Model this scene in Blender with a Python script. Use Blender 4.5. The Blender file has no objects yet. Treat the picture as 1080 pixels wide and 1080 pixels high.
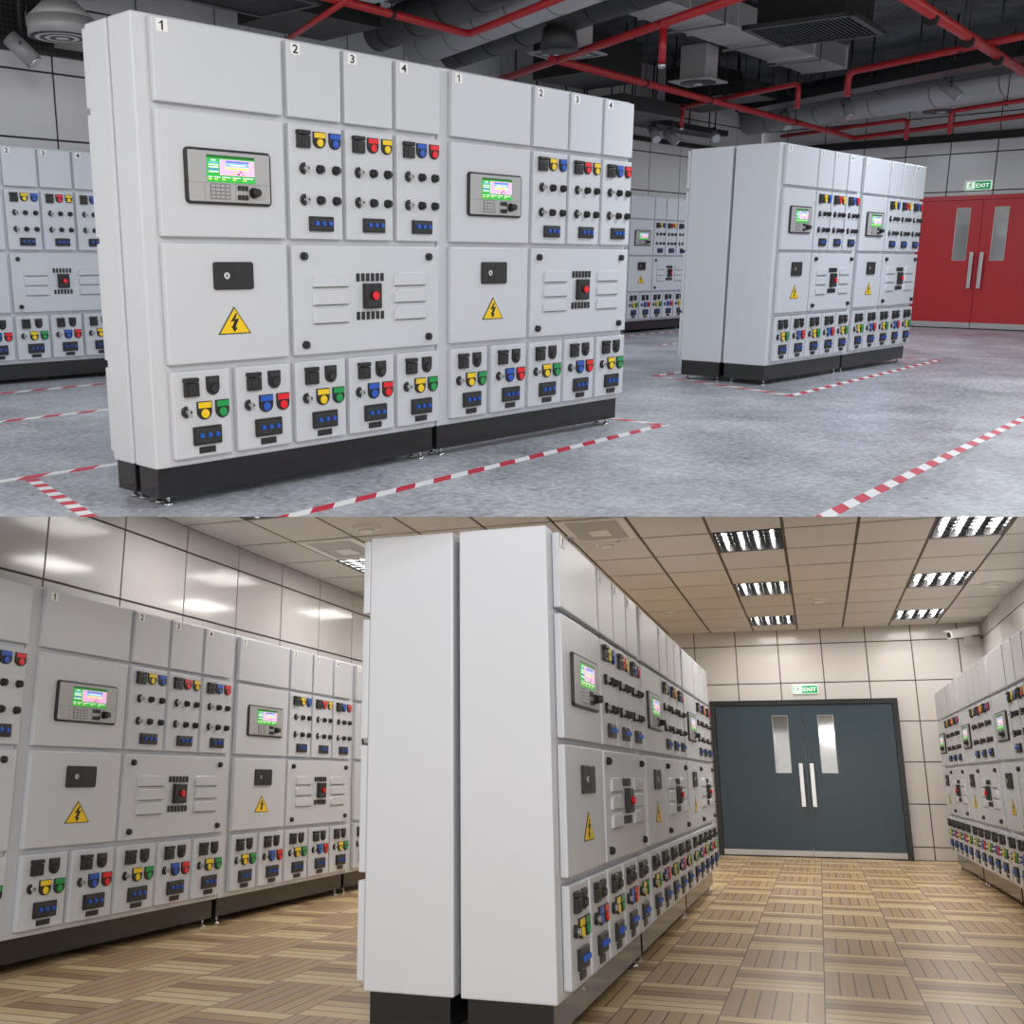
import bpy, bmesh, math, random
from mathutils import Matrix, Vector
random.seed(7)
SC = bpy.context.scene
COL = SC.collection
PI = math.pi

# ------------------------------------------------------------------ the two storeys
# Lower storey (parquet room): world axes.  Upper storey (concrete room): one rigid frame, lengths in metres.
CAM_LOC = Vector((1.06525, -4.47463, 1.08823))
R_B = Matrix(((0.9395120321, 0.3424828377, 0.0047589261), (-0.0821674705, 0.2388497495, -0.9675739269), (-0.3325141324, 0.9086563174, 0.2525431620)))
R_T = Matrix(((0.7031025287, -0.7110884571, -0.0002008265), (-0.1613249985, -0.1592381570, -0.9739699452), (0.6925468064, 0.6848331297, -0.2266770952)))
C_T = Vector((-2.59618, -4.27487, 1.14465))
ROT = R_B.transposed() @ R_T
UPPER = Matrix.Translation(CAM_LOC - ROT @ C_T) @ ROT.to_4x4()
LOWER = Matrix.Identity(4)
CUT_CO = CAM_LOC                                  # section plane that opens both storeys
CUT_NO = (R_B.transposed() @ Vector((0, -1, 0.01131))).normalized()    # points up
# ------------------------------------------------------------------ materials
MATS = {}
def nodes_of(name):
    m = bpy.data.materials.new(name); m.use_nodes = True
    nt = m.node_tree; b = nt.nodes['Principled BSDF']
    MATS[name] = m
    return m, nt, b
def mat(name, col, rough=.5, metal=0., var=.04, scale=6., bump=0., emis=None, coat=0., stretch=None):
    m, nt, b = nodes_of(name)
    tc = nt.nodes.new('ShaderNodeTexCoord'); nz = nt.nodes.new('ShaderNodeTexNoise')
    nz.inputs['Scale'].default_value = scale; nz.inputs['Detail'].default_value = 4
    src = tc.outputs['Object']
    if stretch:
        mp = nt.nodes.new('ShaderNodeMapping'); mp.inputs['Scale'].default_value = stretch
        nt.links.new(src, mp.inputs[0]); src = mp.outputs[0]
    nt.links.new(src, nz.inputs['Vector'])
    mx = nt.nodes.new('ShaderNodeMix'); mx.data_type = 'RGBA'
    mx.inputs[6].default_value = (*[max(0, c * (1 - var)) for c in col], 1)
    mx.inputs[7].default_value = (*[min(1, c * (1 + var)) for c in col], 1)
    nt.links.new(nz.outputs[0], mx.inputs[0]); nt.links.new(mx.outputs[2], b.inputs['Base Color'])
    b.inputs['Roughness'].default_value = rough; b.inputs['Metallic'].default_value = metal
    if coat: b.inputs['Coat Weight'].default_value = coat; b.inputs['Coat Roughness'].default_value = .08
    if bump:
        bp = nt.nodes.new('ShaderNodeBump'); bp.inputs['Strength'].default_value = bump; bp.inputs['Distance'].default_value = .01
        nt.links.new(nz.outputs[0], bp.inputs['Height']); nt.links.new(bp.outputs[0], b.inputs['Normal'])
    if emis:
        nt.links.new(mx.outputs[2], b.inputs['Emission Color']); b.inputs['Emission Strength'].default_value = emis
    return m
mat('paint_grey', (.58, .603, .65), .36, var=.02, scale=3)
mat('plinth_black', (.012, .012, .014), .16, var=.2)
mat('plastic_black', (.014, .014, .015), .42, var=.2, scale=30)
mat('plastic_dark', (.03, .03, .032), .5, var=.2, scale=30)
mat('steel', (.62, .62, .63), .28, 1., var=.06, scale=20)
mat('alu_grey', (.42, .42, .43), .4, .2, var=.05, scale=20)
mat('btn_yellow', (.86, .60, .01), .35)
mat('btn_blue', (.015, .10, .52), .35)
mat('btn_red', (.80, .012, .02), .35)
mat('btn_green', (.01, .32, .07), .35)
mat('sign_yellow', (.88, .58, .005), .45)
mat('label_white', (.86, .86, .86), .5)
mat('ink_black', (.008, .008, .008), .6)
mat('key_grey', (.22, .22, .23), .4)
for n, c in (('scr_green', (.02, .33, .04)), ('scr_dark', (.0, .08, .01)), ('scr_pink', (.85, .38, .66)), ('scr_blue', (.08, .16, .62)),
             ('scr_sky', (.12, .42, .85)), ('scr_white', (.85, .9, .85)), ('scr_yellow', (.85, .75, .12)), ('scr_red', (.55, .04, .05)), ('scr_olive', (.45, .45, .03))):
    mat(n, c, .3, var=.02, emis=.75)
mat('wall_panel_upper', (.60, .595, .61), .2, var=.03, scale=1.2)
mat('wall_panel_lower', (.55, .53, .52), .1, var=.02, scale=1.2)
for q in ('wall_panel_lower', 'wall_panel_upper'): MATS[q].node_tree.nodes['Principled BSDF'].inputs['Specular IOR Level'].default_value = .22
mat('joint_dark', (.03, .028, .03), .7)
mat('joint_brown', (.06, .045, .04), .7)
mat('ceiling_tile', (.64, .615, .58), .85, var=.06, scale=60, bump=.15)
mat('grid_brown', (.09, .07, .055), .6)
mat('louver_black', (.02, .02, .022), .18, .6)
mat('reflector', (.75, .75, .76), .12, 1.)
mat('lamp_glow', (1., .965, .92), .3, var=0, emis=24.)
mat('fitting_white', (.78, .76, .73), .4)
mat('grille_white', (.66, .64, .62), .5)
mat('door_red', (.46, .022, .028), .35, var=.04, scale=2)
mat('door_teal', (.022, .046, .064), .3, var=.05, scale=2)
mat('frame_black', (.012, .013, .014), .3)
mat('kick_grey', (.45, .45, .45), .4, .3)
mat('pipe_red', (.42, .018, .022), .35, var=.08)
mat('duct_dark', (.035, .035, .038), .45, var=.15, scale=3)
mat('duct_black', (.010, .010, .011), .5, var=.2)
mat('duct_light', (.46, .46, .48), .4, .2, var=.08, scale=3)
mat('duct_silver', (.66, .65, .65), .3, .6, var=.08, scale=2)
mat('trim_black', (.008, .008, .009), .5)
mat('exit_green', (.0, .30, .085), .4, emis=.35)
mat('exit_white', (.85, .95, .85), .4, emis=.5)
mat('cctv_white', (.66, .66, .64), .4)
mat('pane_glass', (.5, .5, .5), .06, .85, var=.02)
mat('tape_red', (.62, .01, .04), .45, var=.06, scale=20)
mat('tape_white', (.85, .85, .86), .45, var=.04, scale=20)

def concrete(name, c0, c1, rough, big=1.2, fine=38.):
    m, nt, b = nodes_of(name)
    tc = nt.nodes.new('ShaderNodeTexCoord')
    n1 = nt.nodes.new('ShaderNodeTexNoise'); n1.inputs['Scale'].default_value = big; n1.inputs['Detail'].default_value = 8; n1.inputs['Roughness'].default_value = .7
    n2 = nt.nodes.new('ShaderNodeTexNoise'); n2.inputs['Scale'].default_value = fine; n2.inputs['Detail'].default_value = 6; n2.inputs['Roughness'].default_value = .75
    n3 = nt.nodes.new('ShaderNodeTexNoise'); n3.inputs['Scale'].default_value = fine * .22; n3.inputs['Detail'].default_value = 5
    for n in (n1, n2, n3): nt.links.new(tc.outputs['Object'], n.inputs['Vector'])
    a = nt.nodes.new('ShaderNodeMath'); a.operation = 'ADD'; nt.links.new(n1.outputs[0], a.inputs[0]); nt.links.new(n2.outputs[0], a.inputs[1])
    a2 = nt.nodes.new('ShaderNodeMath'); a2.operation = 'MULTIPLY_ADD'; a2.inputs[1].default_value = .8; nt.links.new(n3.outputs[0], a2.inputs[0]); nt.links.new(a.outputs[0], a2.inputs[2])
    r = nt.nodes.new('ShaderNodeMapRange'); r.inputs[1].default_value = 1.06; r.inputs[2].default_value = 1.72
    nt.links.new(a2.outputs[0], r.inputs[0])
    mx = nt.nodes.new('ShaderNodeMix'); mx.data_type = 'RGBA'; mx.inputs[6].default_value = (*c0, 1); mx.inputs[7].default_value = (*c1, 1)
    nt.links.new(r.outputs[0], mx.inputs[0]); nt.links.new(mx.outputs[2], b.inputs['Base Color'])
    rr = nt.nodes.new('ShaderNodeMapRange'); rr.inputs[3].default_value = rough - .08; rr.inputs[4].default_value = rough + .12
    nt.links.new(n3.outputs[0], rr.inputs[0]); nt.links.new(rr.outputs[0], b.inputs['Roughness'])
    bp = nt.nodes.new('ShaderNodeBump'); bp.inputs['Strength'].default_value = .12; bp.inputs['Distance'].default_value = .01
    nt.links.new(a2.outputs[0], bp.inputs['Height']); nt.links.new(bp.outputs[0], b.inputs['Normal'])
concrete('floor_concrete', (.075, .08, .10), (.68, .70, .76), .30, 1.0, 105.)
concrete('slab_concrete', (.035, .037, .042), (.15, .155, .17), .8, .8, 14.)

def parquet(name, tx, ty, x0, y0, n=6):
    m, nt, b = nodes_of(name)
    N = nt.nodes; K = nt.links
    def M(op, a, bb=None, c=None):
        d = N.new('ShaderNodeMath'); d.operation = op
        for i, v in enumerate((a, bb, c)):
            if v is None: continue
            if isinstance(v, (int, float)): d.inputs[i].default_value = v
            else: K.new(v, d.inputs[i])
        return d.outputs[0]
    tc = N.new('ShaderNodeTexCoord'); sp = N.new('ShaderNodeSeparateXYZ'); K.new(tc.outputs['Object'], sp.inputs[0])
    u = M('DIVIDE', M('SUBTRACT', sp.outputs[0], x0), tx); v = M('DIVIDE', M('SUBTRACT', sp.outputs[1], y0), ty)
    iu, iv = M('FLOOR', u), M('FLOOR', v); fu, fv = M('FRACT', u), M('FRACT', v)
    par = M('MODULO', M('ADD', M('ADD', iu, iv), 1000.), 2.)
    par = M('GREATER_THAN', par, .5)
    inv = M('SUBTRACT', 1., par)
    across = M('ADD', M('MULTIPLY', par, fu), M('MULTIPLY', inv, fv))
    along = M('ADD', M('MULTIPLY', par, fv), M('MULTIPLY', inv, fu))
    pl = M('MULTIPLY', across, float(n)); ip = M('FLOOR', pl); fp = M('FRACT', pl)
    cv = N.new('ShaderNodeCombineXYZ'); K.new(M('MULTIPLY_ADD', par, 7.3, ip), cv.inputs[0]); K.new(M('ADD', M('MULTIPLY', iu, 3.1), M('MULTIPLY', iv, 5.7)), cv.inputs[1])
    wn = N.new('ShaderNodeTexWhiteNoise'); K.new(cv.outputs[0], wn.inputs['Vector'])
    def ramp(cols):
        r = N.new('ShaderNodeValToRGB'); r.color_ramp.interpolation = 'CONSTANT'; el = r.color_ramp.elements
        for k, c in enumerate(cols):
            e = el[k] if k < 2 else el.new(k / n)
            e.position = k / n; e.color = (*c, 1)
        K.new(across, r.inputs[0]); return r.outputs[0]
    LT, YL, TN, BR, PK = (.74, .57, .325), (.64, .475, .25), (.48, .32, .16), (.36, .22, .125), (.475, .32, .20)
    rh, rv = ramp((LT, LT, YL, BR, TN, LT)), ramp((PK, TN, PK, TN, (.55, .385, .20), (.53, .375, .20)))
    sel = N.new('ShaderNodeMix'); sel.data_type = 'RGBA'; K.new(par, sel.inputs[0]); K.new(rh, sel.inputs[6]); K.new(rv, sel.inputs[7])
    gv = N.new('ShaderNodeCombineXYZ'); K.new(M('MULTIPLY', along, .35), gv.inputs[0]); K.new(M('MULTIPLY', pl, 4.5), gv.inputs[1]); K.new(M('MULTIPLY', wn.outputs[0], 20.), gv.inputs[2])
    gn = N.new('ShaderNodeTexNoise'); gn.inputs['Scale'].default_value = 2.6; gn.inputs['Detail'].default_value = 6; gn.inputs['Distortion'].default_value = .15
    K.new(gv.outputs[0], gn.inputs['Vector'])
    g = N.new('ShaderNodeMix'); g.data_type = 'RGBA'; g.blend_type = 'MULTIPLY'; g.inputs[0].default_value = 1.
    K.new(sel.outputs[2], g.inputs[6])
    gm = N.new('ShaderNodeMapRange'); gm.inputs[1].default_value = .3; gm.inputs[2].default_value = .7; gm.inputs[3].default_value = .90; gm.inputs[4].default_value = 1.04
    K.new(gn.outputs[0], gm.inputs[0])
    cc = N.new('ShaderNodeCombineColor'); [K.new(gm.outputs[0], cc.inputs[i]) for i in range(3)]
    K.new(cc.outputs[0], g.inputs[7])
    edge = M('MINIMUM', fp, M('SUBTRACT', 1., fp)); s1 = M('LESS_THAN', edge, .05)
    eu = M('MINIMUM', fu, M('SUBTRACT', 1., fu)); s2 = M('LESS_THAN', eu, .006)
    seam = M('MAXIMUM', s1, s2)
    mx = N.new('ShaderNodeMix'); mx.data_type = 'RGBA'; K.new(M('MULTIPLY', seam, .92), mx.inputs[0]); K.new(g.outputs[2], mx.inputs[6]); mx.inputs[7].default_value = (.06, .035, .022, 1)
    K.new(mx.outputs[2], b.inputs['Base Color'])
    b.inputs['Roughness'].default_value = .30
    b.inputs['Specular IOR Level'].default_value = .32
    bp = N.new('ShaderNodeBump'); bp.inputs['Strength'].default_value = .25; bp.inputs['Distance'].default_value = .004; bp.invert = True
    K.new(seam, bp.inputs['Height']); K.new(bp.outputs[0], b.inputs['Normal'])
parquet('floor_parquet', .47, .715, .53, 1.80 - .715 * 6)

# ------------------------------------------------------------------ mesh builder
class MB:
    def __init__(s): s.bm = bmesh.new(); s.mats = []
    def mi(s, m):
        if m not in s.mats: s.mats.append(m)
        return s.mats.index(m)
    def merge(s, bm, m, smooth=False):
        i = s.mi(m); mp = {}
        for v in bm.verts: mp[v] = s.bm.verts.new(v.co)
        for f in bm.faces:
            try: nf = s.bm.faces.new([mp[v] for v in f.verts])
            except ValueError: continue
            nf.material_index = i; nf.smooth = smooth
        bm.free(); return s
    def box(s, x0, x1, y0, y1, z0, z1, m, bev=0., seg=2):
        b = bmesh.new(); bmesh.ops.create_cube(b, size=1.)
        for v in b.verts: v.co = ((x0 + x1) / 2 + v.co.x * (x1 - x0), (y0 + y1) / 2 + v.co.y * (y1 - y0), (z0 + z1) / 2 + v.co.z * (z1 - z0))
        if bev: bmesh.ops.bevel(b, geom=list(b.edges), offset=bev, segments=seg, affect='EDGES', profile=.5)
        return s.merge(b, m)
    def cyl(s, p, q, r, m, r2=None, seg=20, caps=True, smooth=True):
        p, q = Vector(p), Vector(q); d = q - p; b = bmesh.new()
        bmesh.ops.create_cone(b, cap_ends=caps, segments=seg, radius1=r, radius2=r if r2 is None else r2, depth=d.length)
        bmesh.ops.transform(b, matrix=Matrix.Translation((p + q) / 2) @ d.to_track_quat('Z', 'Y').to_matrix().to_4x4(), verts=b.verts)
        i = s.mi(m); mp = {v: s.bm.verts.new(v.co) for v in b.verts}
        for f in b.faces:
            nf = s.bm.faces.new([mp[v] for v in f.verts]); nf.material_index = i; nf.smooth = smooth and len(f.verts) == 4
        b.free(); return s
    def prism(s, pts, axis, a, b_, m, bev=0.):
        """pts: 2-D outline; axis 'y': pts are (x, z), 'x': (y, z), 'z': (x, y); extruded from a to b_."""
        f = {'y': lambda p, t: (p[0], t, p[1]), 'x': lambda p, t: (t, p[0], p[1]), 'z': lambda p, t: (p[0], p[1], t)}[axis]
        b = bmesh.new(); A = [b.verts.new(f(p, a)) for p in pts]; B = [b.verts.new(f(p, b_)) for p in pts]
        b.faces.new(A); b.faces.new(B[::-1]); n = len(pts)
        for i in range(n): b.faces.new((A[i], B[i], B[(i + 1) % n], A[(i + 1) % n]))
        bmesh.ops.recalc_face_normals(b, faces=b.faces)
        if bev:
            ed = [e for e in b.edges if all(abs(v.co[{'x': 0, 'y': 1, 'z': 2}[axis]] - b_) < 1e-6 for v in e.verts)]
            bmesh.ops.bevel(b, geom=ed, offset=bev, segments=2, affect='EDGES', profile=.5)
        return s.merge(b, m)
    def quad(s, pts, m):
        i = s.mi(m); f = s.bm.faces.new([s.bm.verts.new(p) for p in pts]); f.material_index = i; return s
    def tube(s, pts, r, m, seg=14, caps=True):
        pts = [Vector(p) for p in pts]; rings = []; i_ = s.mi(m); n = len(pts); up = None
        for i, p in enumerate(pts):
            t = ((pts[i] - pts[i - 1]).normalized() if i else Vector()) + ((pts[i + 1] - pts[i]).normalized() if i < n - 1 else Vector())
            t.normalize()
            if up is None: up = t.orthogonal().normalized()
            up = (up - t * up.dot(t)).normalized(); w = t.cross(up)
            k = 1.
            if 0 < i < n - 1:
                k = 1 / max(.5, (pts[i] - pts[i - 1]).normalized().dot(t))
            rings.append([s.bm.verts.new(p + (up * math.cos(2 * PI * j / seg) + w * math.sin(2 * PI * j / seg)) * r) for j in range(seg)])
        for a, b in zip(rings, rings[1:]):
            for j in range(seg):
                f = s.bm.faces.new((a[j], a[(j + 1) % seg], b[(j + 1) % seg], b[j])); f.material_index = i_; f.smooth = True
        if caps:
            for rg in (rings[0][::-1], rings[-1]): s.bm.faces.new(rg).material_index = i_
        return s
    def mesh_in(s, me, mx, m):
        b = bmesh.new(); b.from_mesh(me); bmesh.ops.transform(b, matrix=mx, verts=b.verts); return s.merge(b, m)
    def cut(s, co, no):
        """keep only what lies on the side the normal points away from"""
        r = bmesh.ops.bisect_plane(s.bm, geom=list(s.bm.verts) + list(s.bm.edges) + list(s.bm.faces), plane_co=co, plane_no=no, clear_outer=True, clear_inner=False)
        return s
    def build(s, name, parent=None, room=None):
        bmesh.ops.recalc_face_normals(s.bm, faces=s.bm.faces)
        me = bpy.data.meshes.new(name); s.bm.to_mesh(me); s.bm.free()
        for m in s.mats: me.materials.append(MATS[m])
        o = bpy.data.objects.new(name, me); COL.objects.link(o)
        if parent is not None: o.parent = parent
        elif room is not None: o.matrix_world = room
        return o
TEXT = {}
def text_mesh(body, bold=0.):
    k = (body, bold)
    if k not in TEXT:
        cu = bpy.data.curves.new('t', 'FONT'); cu.body = body; cu.size = 1.; cu.align_x = 'CENTER'; cu.align_y = 'CENTER'; cu.offset = bold; cu.extrude = .008; cu.resolution_u = 4
        o = bpy.data.objects.new('t', cu); COL.objects.link(o); bpy.context.view_layer.update()
        me = bpy.data.meshes.new_from_object(o.evaluated_get(bpy.context.evaluated_depsgraph_get()))
        xs = [v.co.x for v in me.vertices]; ys = [v.co.y for v in me.vertices]
        me.transform(Matrix.Translation((-(min(xs) + max(xs)) / 2, -(min(ys) + max(ys)) / 2, 0)))
        w, h = max(xs) - min(xs), max(ys) - min(ys)
        bpy.data.objects.remove(o); bpy.data.curves.remove(cu); TEXT[k] = (me, w, h)
    return TEXT[k]
def tag(o, label=None, cat=None, group=None, kind=None):
    if label: o['label'] = label
    if cat: o['category'] = cat
    if group: o['group'] = group
    if kind: o['kind'] = kind
    return o
def thing(name, label, cat, room, loc=(0, 0, 0), rz=0., group=None, kind=None):
    o = bpy.data.objects.new(name, None); o.empty_display_size = .1; COL.objects.link(o)
    o.matrix_world = room @ Matrix.Translation(loc) @ Matrix.Rotation(rz, 4, 'Z')
    return tag(o, label, cat, group, kind)
def copy_tree(root):
    r = root.copy(); COL.objects.link(r)
    for ch in root.children:
        c = ch.copy(); COL.objects.link(c); c.parent = r
        for g in ch.children:
            d = g.copy(); COL.objects.link(d); d.parent = c
    return r
def put(o, room, loc, rz=0.):
    o.matrix_world = room @ Matrix.Translation(loc) @ Matrix.Rotation(rz, 4, 'Z'); return o

# ------------------------------------------------------------------ switchgear cabinet
TOP = 2.2
def rrect(x0, x1, z0, z1, r, n=4, corners=(1, 1, 1, 1), rx=None):
    rx = r if rx is None else rx; P = []
    for (cx, cz, a0, on) in ((x1 - rx, z1 - r, 0, corners[0]), (x0 + rx, z1 - r, 90, corners[1]), (x0 + rx, z0 + r, 180, corners[2]), (x1 - rx, z0 + r, 270, corners[3])):
        if on: P += [(cx + rx * math.cos(math.radians(a0 + 90 * i / n)), cz + r * math.sin(math.radians(a0 + 90 * i / n))) for i in range(n + 1)]
        else: P.append((x1 if a0 in (0, 270) else x0, z1 if a0 < 180 else z0))
    return P
FACE = -.037                                      # front of the doors
def door_panel(name, root, x0, x1, z0, z1):
    return MB().box(x0, x1, FACE, -.002, z0, z1, 'paint_grey', .006).build(name, root)
def number_plate(door, x, z, n, w):
    m = MB(); y = FACE; h = .052
    m.box(x, x + w, y - .003, y + .001, z - h, z, 'label_white')
    if n == 1:
        cx, cz = x + w / 2, z - h / 2; q = min(1.3, w / .042) * .001
        P = [(-3, -20), (4, -20), (4, 20), (-1, 20), (-5, 13), (-12, 9), (-12, 4), (-3, 8)]
        m.prism([(cx + a * q, cz + b * .001) for a, b in P], 'y', y - .002, y - .0036, 'ink_black'); return m.build('number_plate', door)
    me, tw, th = text_mesh(str(n), .022)
    k = .040 / th
    m.mesh_in(me, Matrix.Translation((x + w / 2, y - .0032, z - h / 2)) @ Matrix.Rotation(PI / 2, 4, 'X') @ Matrix.Diagonal((k * min(1.3, w / .042), k, .05, 1)), 'ink_black')
    return m.build('number_plate', door)
def dark_button(door, x0, x1, z0, z1, round_=False):
    m = MB(); y = FACE; h = z1 - z0; cx = (x0 + x1) / 2
    if round_:
        m.prism(rrect(x0, x1, z0, z1, h * .42, 6, (0, 0, 1, 1), (x1 - x0) * .49), 'y', y, y - .012, 'plastic_black', .002)
        m.box(x0 + .006, x1 - .006, y - .016, y - .01, z1 - h * .34, z1 - .006, 'plastic_dark', .002)
        m.cyl((cx, y - .01, z0 + h * .36), (cx, y - .024, z0 + h * .36), h * .24, 'plastic_dark', h * .21, 6, smooth=False)
    else:
        m.box(x0, x1, y - .02, y, z0, z0 + h * .72, 'plastic_black', .003)
        m.box(x0 - .003, x1 - .003, y - .026, y, z0 + h * .76, z1, 'plastic_black', .003)
        m.cyl((cx, y - .018, z0 + h * .36), (cx, y - .024, z0 + h * .36), h * .21, 'plastic_dark', seg=16)
        m.box(cx - .003, cx + .003, y - .026, y - .02, z0 + h * .25, z0 + h * .47, 'plastic_black')
    return m.build('selector_switch' if not round_ else 'push_button', door)
def lamp_button(door, x0, x1, z0, z1, col):
    m = MB(); y = FACE; h = z1 - z0; cx = (x0 + x1) / 2; w = x1 - x0
    m.prism(rrect(x0, x1, z0, z1, h * .42, 6, (0, 0, 1, 1), w * .49), 'y', y, y - .010, 'plastic_black', .002)
    m.box(x0 + .004, x1 - .004, y - .012, y - .008, z1 - h * .37, z1 - .004, col, .001)
    m.cyl((cx, y - .008, z0 + h * .33), (cx, y - .017, z0 + h * .33), min(h * .255, w * .40), col, min(h * .24, w * .37), 20)
    return tag(m.build('indicator_button', door), col.split('_')[1] + ' indicator button')
def key_lock(door, x, z, r=.028):
    m = MB(); y = FACE
    P = [(x + .003, z + r)] + [(x + .003 - r * math.sin(math.radians(a)), z + r * math.cos(math.radians(a))) for a in range(10, 180, 14)] + [(x + .003, z - r)]
    m.prism(P, 'y', y, y - .016, 'plastic_black', .002)
    m.cyl((x + .006, y, z), (x + .006, y - .020, z), .014, 'steel', seg=14)
    m.box(x - .001, x + .012, y - .026, y - .016, z - .003, z + .003, 'alu_grey', .001)
    m.cyl((x + .008, y - .024, z), (x + .008, y - .029, z), .015, 'alu_grey', seg=14).cyl((x + .012, y - .028, z), (x + .012, y - .030, z), .006, 'plastic_dark', seg=10)
    return m.build('key_switch', door)
def knob(door, x, z, r=.023):
    m = MB(); y = FACE
    m.cyl((x, y, z), (x, y - .012, z), r, 'plastic_black', r * .95).cyl((x, y - .012, z), (x, y - .026, z), r * .90, 'plastic_black', r * .84)
    m.box(x - .004, x + .004, y - .034, y - .022, z - r * .62, z + r * .62, 'plastic_dark', .002)
    return m.build('rotary_knob', door)
def toggles(door, x0, x1, z0, z1):
    m = MB(); y = FACE; w = x1 - x0
    m.box(x0, x1, y - .016, y, z0, z1, 'plastic_black', .004)
    m.box(x0 + .01, x1 - .01, y - .018, y - .014, z0 + .012, z1 - .012, 'plastic_dark', .002)
    for k in (.25, .53, .81):
        cx = x0 + k * w; cz = (z0 + z1) / 2 + .002
        m.prism([(cx - .010, cz - .011), (cx + .008, cz - .011), (cx + .011, cz + .002), (cx - .002, cz + .012), (cx - .010, cz + .012)], 'y', y - .016, y - .030, 'btn_blue', .002)
    return tag(m.build('toggle_block', door), 'black block of three blue toggles')
def louver(panel, x0, x1, z0, z1):
    m = MB(); y = FACE; h = z1 - z0
    m.prism(rrect(x0, x1, z0, z1, h * .45, 5, (1, 1, 0, 0), (x1 - x0) * .17), 'y', y + .001, y - .014, 'paint_grey', .006)
    m.box(x0 + .01, x1 - .01, y - .010, y - .001, z0 - .002, z0 + .003, 'plastic_dark')
    return m.build('louver', panel)
def make_cabinet(W, D, hb, fz, inset, name='switchgear_cabinet', faced=True):
    root = bpy.data.objects.new(name, None); root.empty_display_size = .1; COL.objects.link(root)
    MB().box(0, W, 0, D, hb, TOP, 'paint_grey', .008, 2).build('body', root)
    MB().box(inset, W - inset, inset, D - inset, fz, hb + .002, 'plinth_black', .003).build('plinth', root)
    for fx in (inset + .07, W - inset - .07):
        for fy in (inset + .035, D - inset - .05):
            MB().cyl((fx, fy, 0), (fx, fy, .012), .026, 'steel', .020, 14).cyl((fx, fy, .01), (fx, fy, fz + .01), .009, 'steel', seg=10).build('foot', root)
    X = lambda u: u * W
    tops = ((.042, .414), (.432, .613), (.627, .805), (.821, .997))
    for n, (a, b) in enumerate(tops):
        d = door_panel('door', root, X(a), X(b), 1.837, 2.186)
        if faced: number_plate(d, X(a + .013), 2.176, n + 1, .030 * W)
    scr = door_panel('door', root, X(.042), X(.414), 1.258, 1.810)
    lockd = door_panel('door', root, X(.042), X(.414), .676, 1.231)
    vent = door_panel('vent_panel', root, X(.432), X(.996), .676, 1.229)
    sw = [door_panel('switch_panel', root, X(a), X(b), 1.258, 1.810) for a, b in tops[1:]]
    low = ((.046, .217), (.237, .414), (.432, .613), (.628, .804), (.820, .996))
    lows = [door_panel('switch_panel', root, X(a), X(b), max(.228, hb + .035), .643) for a, b in low]
    if not faced: return root
    y = FACE
    # control panel with screen
    x0, x1, z0, z1 = X(.11), X(.365), 1.407, 1.655; w, h = x1 - x0, z1 - z0
    px = lambda k: x0 + k * w
    pz = lambda k: z1 - k * h
    m = MB(); m.prism(rrect(x0, x1, z0, z1, .022), 'y', y + .001, y - .016, 'plastic_black', .005)
    m.prism(rrect(x0 + .012, x1 - .012, z0 + .012, z1 - .012, .006), 'y', y - .012, y - .019, 'alu_grey', .001)
    m.box(x0 + .012, x1 - .012, y - .0197, y - .018, pz(.617) - .001, pz(.617) + .001, 'key_grey')
    m.box(px(.20) - .001, px(.20) + .001, y - .0197, y - .018, z0 + .014, pz(.62), 'key_grey').box(px(.555) - .001, px(.555) + .001, y - .0197, y - .018, z0 + .014, pz(.62), 'key_grey')
    cp = m.build('control_panel', root)
    m = MB(); a0, a1, b0, b1 = px(.232), px(.79), pz(.598), pz(.115); dw, dh = a1 - a0, b1 - b0; yy = y - .019
    def R(u0, u1, v0, v1, mm, lift): m.box(a0 + u0 * dw, a0 + u1 * dw, yy - .002 - lift * .0006, yy, b1 - v1 * dh, b1 - v0 * dh, mm)
    R(0, 1, 0, 1, 'scr_green', 0); R(0, 1, 0, .1, 'scr_dark', 1); R(.262, .99, .15, .73, 'scr_pink', 1)
    R(.385, .87, .18, .26, 'scr_blue', 2); R(.385, .87, .27, .40, 'scr_sky', 2); R(.46, .80, .32, .36, 'scr_white', 3); R(.385, .87, .43, .50, 'scr_yellow', 2)
    for i in range(6): R(.03 + .05 * (i == 0), .23 - .05 * (i == 0), .17 + i * .085, .21 + i * .085, ('scr_white', 'scr_sky', 'scr_white', 'scr_white', 'scr_blue', 'scr_white')[i], 2)
    for u, v, mm in ((.60, .58, 'scr_olive'), (.70, .58, 'scr_red'), (.55, .67, 'scr_olive'), (.65, .67, 'ink_black'), (.75, .67, 'alu_grey')): R(u - .025, u + .025, v - .03, v + .03, mm, 2)
    for i, u in enumerate((.02, .14, .30, .52, .74)):
        R(u, u + (.08, .12, .18, .16, .22)[i], .80, .83, 'scr_white', 2); R(u, u + .07, .88, .91, 'scr_yellow', 2)
    tag(m.build('display', cp), 'lit green screen with pink window')
    m = MB(); m.box(px(.26), px(.49), y - .0215, y - .018, pz(.905), pz(.63), 'key_grey')
    for i in range(4):
        for j in range(4): m.box(px(.27 + .054 * i), px(.312 + .054 * i), y - .025, y - .02, pz(.69 + .066 * j), pz(.643 + .066 * j), 'plastic_dark' if i == 3 and 0 else 'alu_grey', .001)
    m.build('keypad', cp)
    m = MB()
    for i in range(3):
        for j in range(2): m.box(px(.58 + .044 * i), px(.612 + .044 * i), y - .025, y - .018, pz(.73 + .172 * j), pz(.64 + .172 * j), 'plastic_black', .001)
    m.build('button_block', cp)
    m = MB(); c = (px(.768), pz(.763)); m.cyl((c[0], y - .018, c[1]), (c[0], y - .03, c[1]), .025, 'plastic_black').cyl((c[0], y - .03, c[1]), (c[0], y - .062, c[1]), .021, 'plastic_black', .018)
    m.build('dial', cp)
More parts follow.
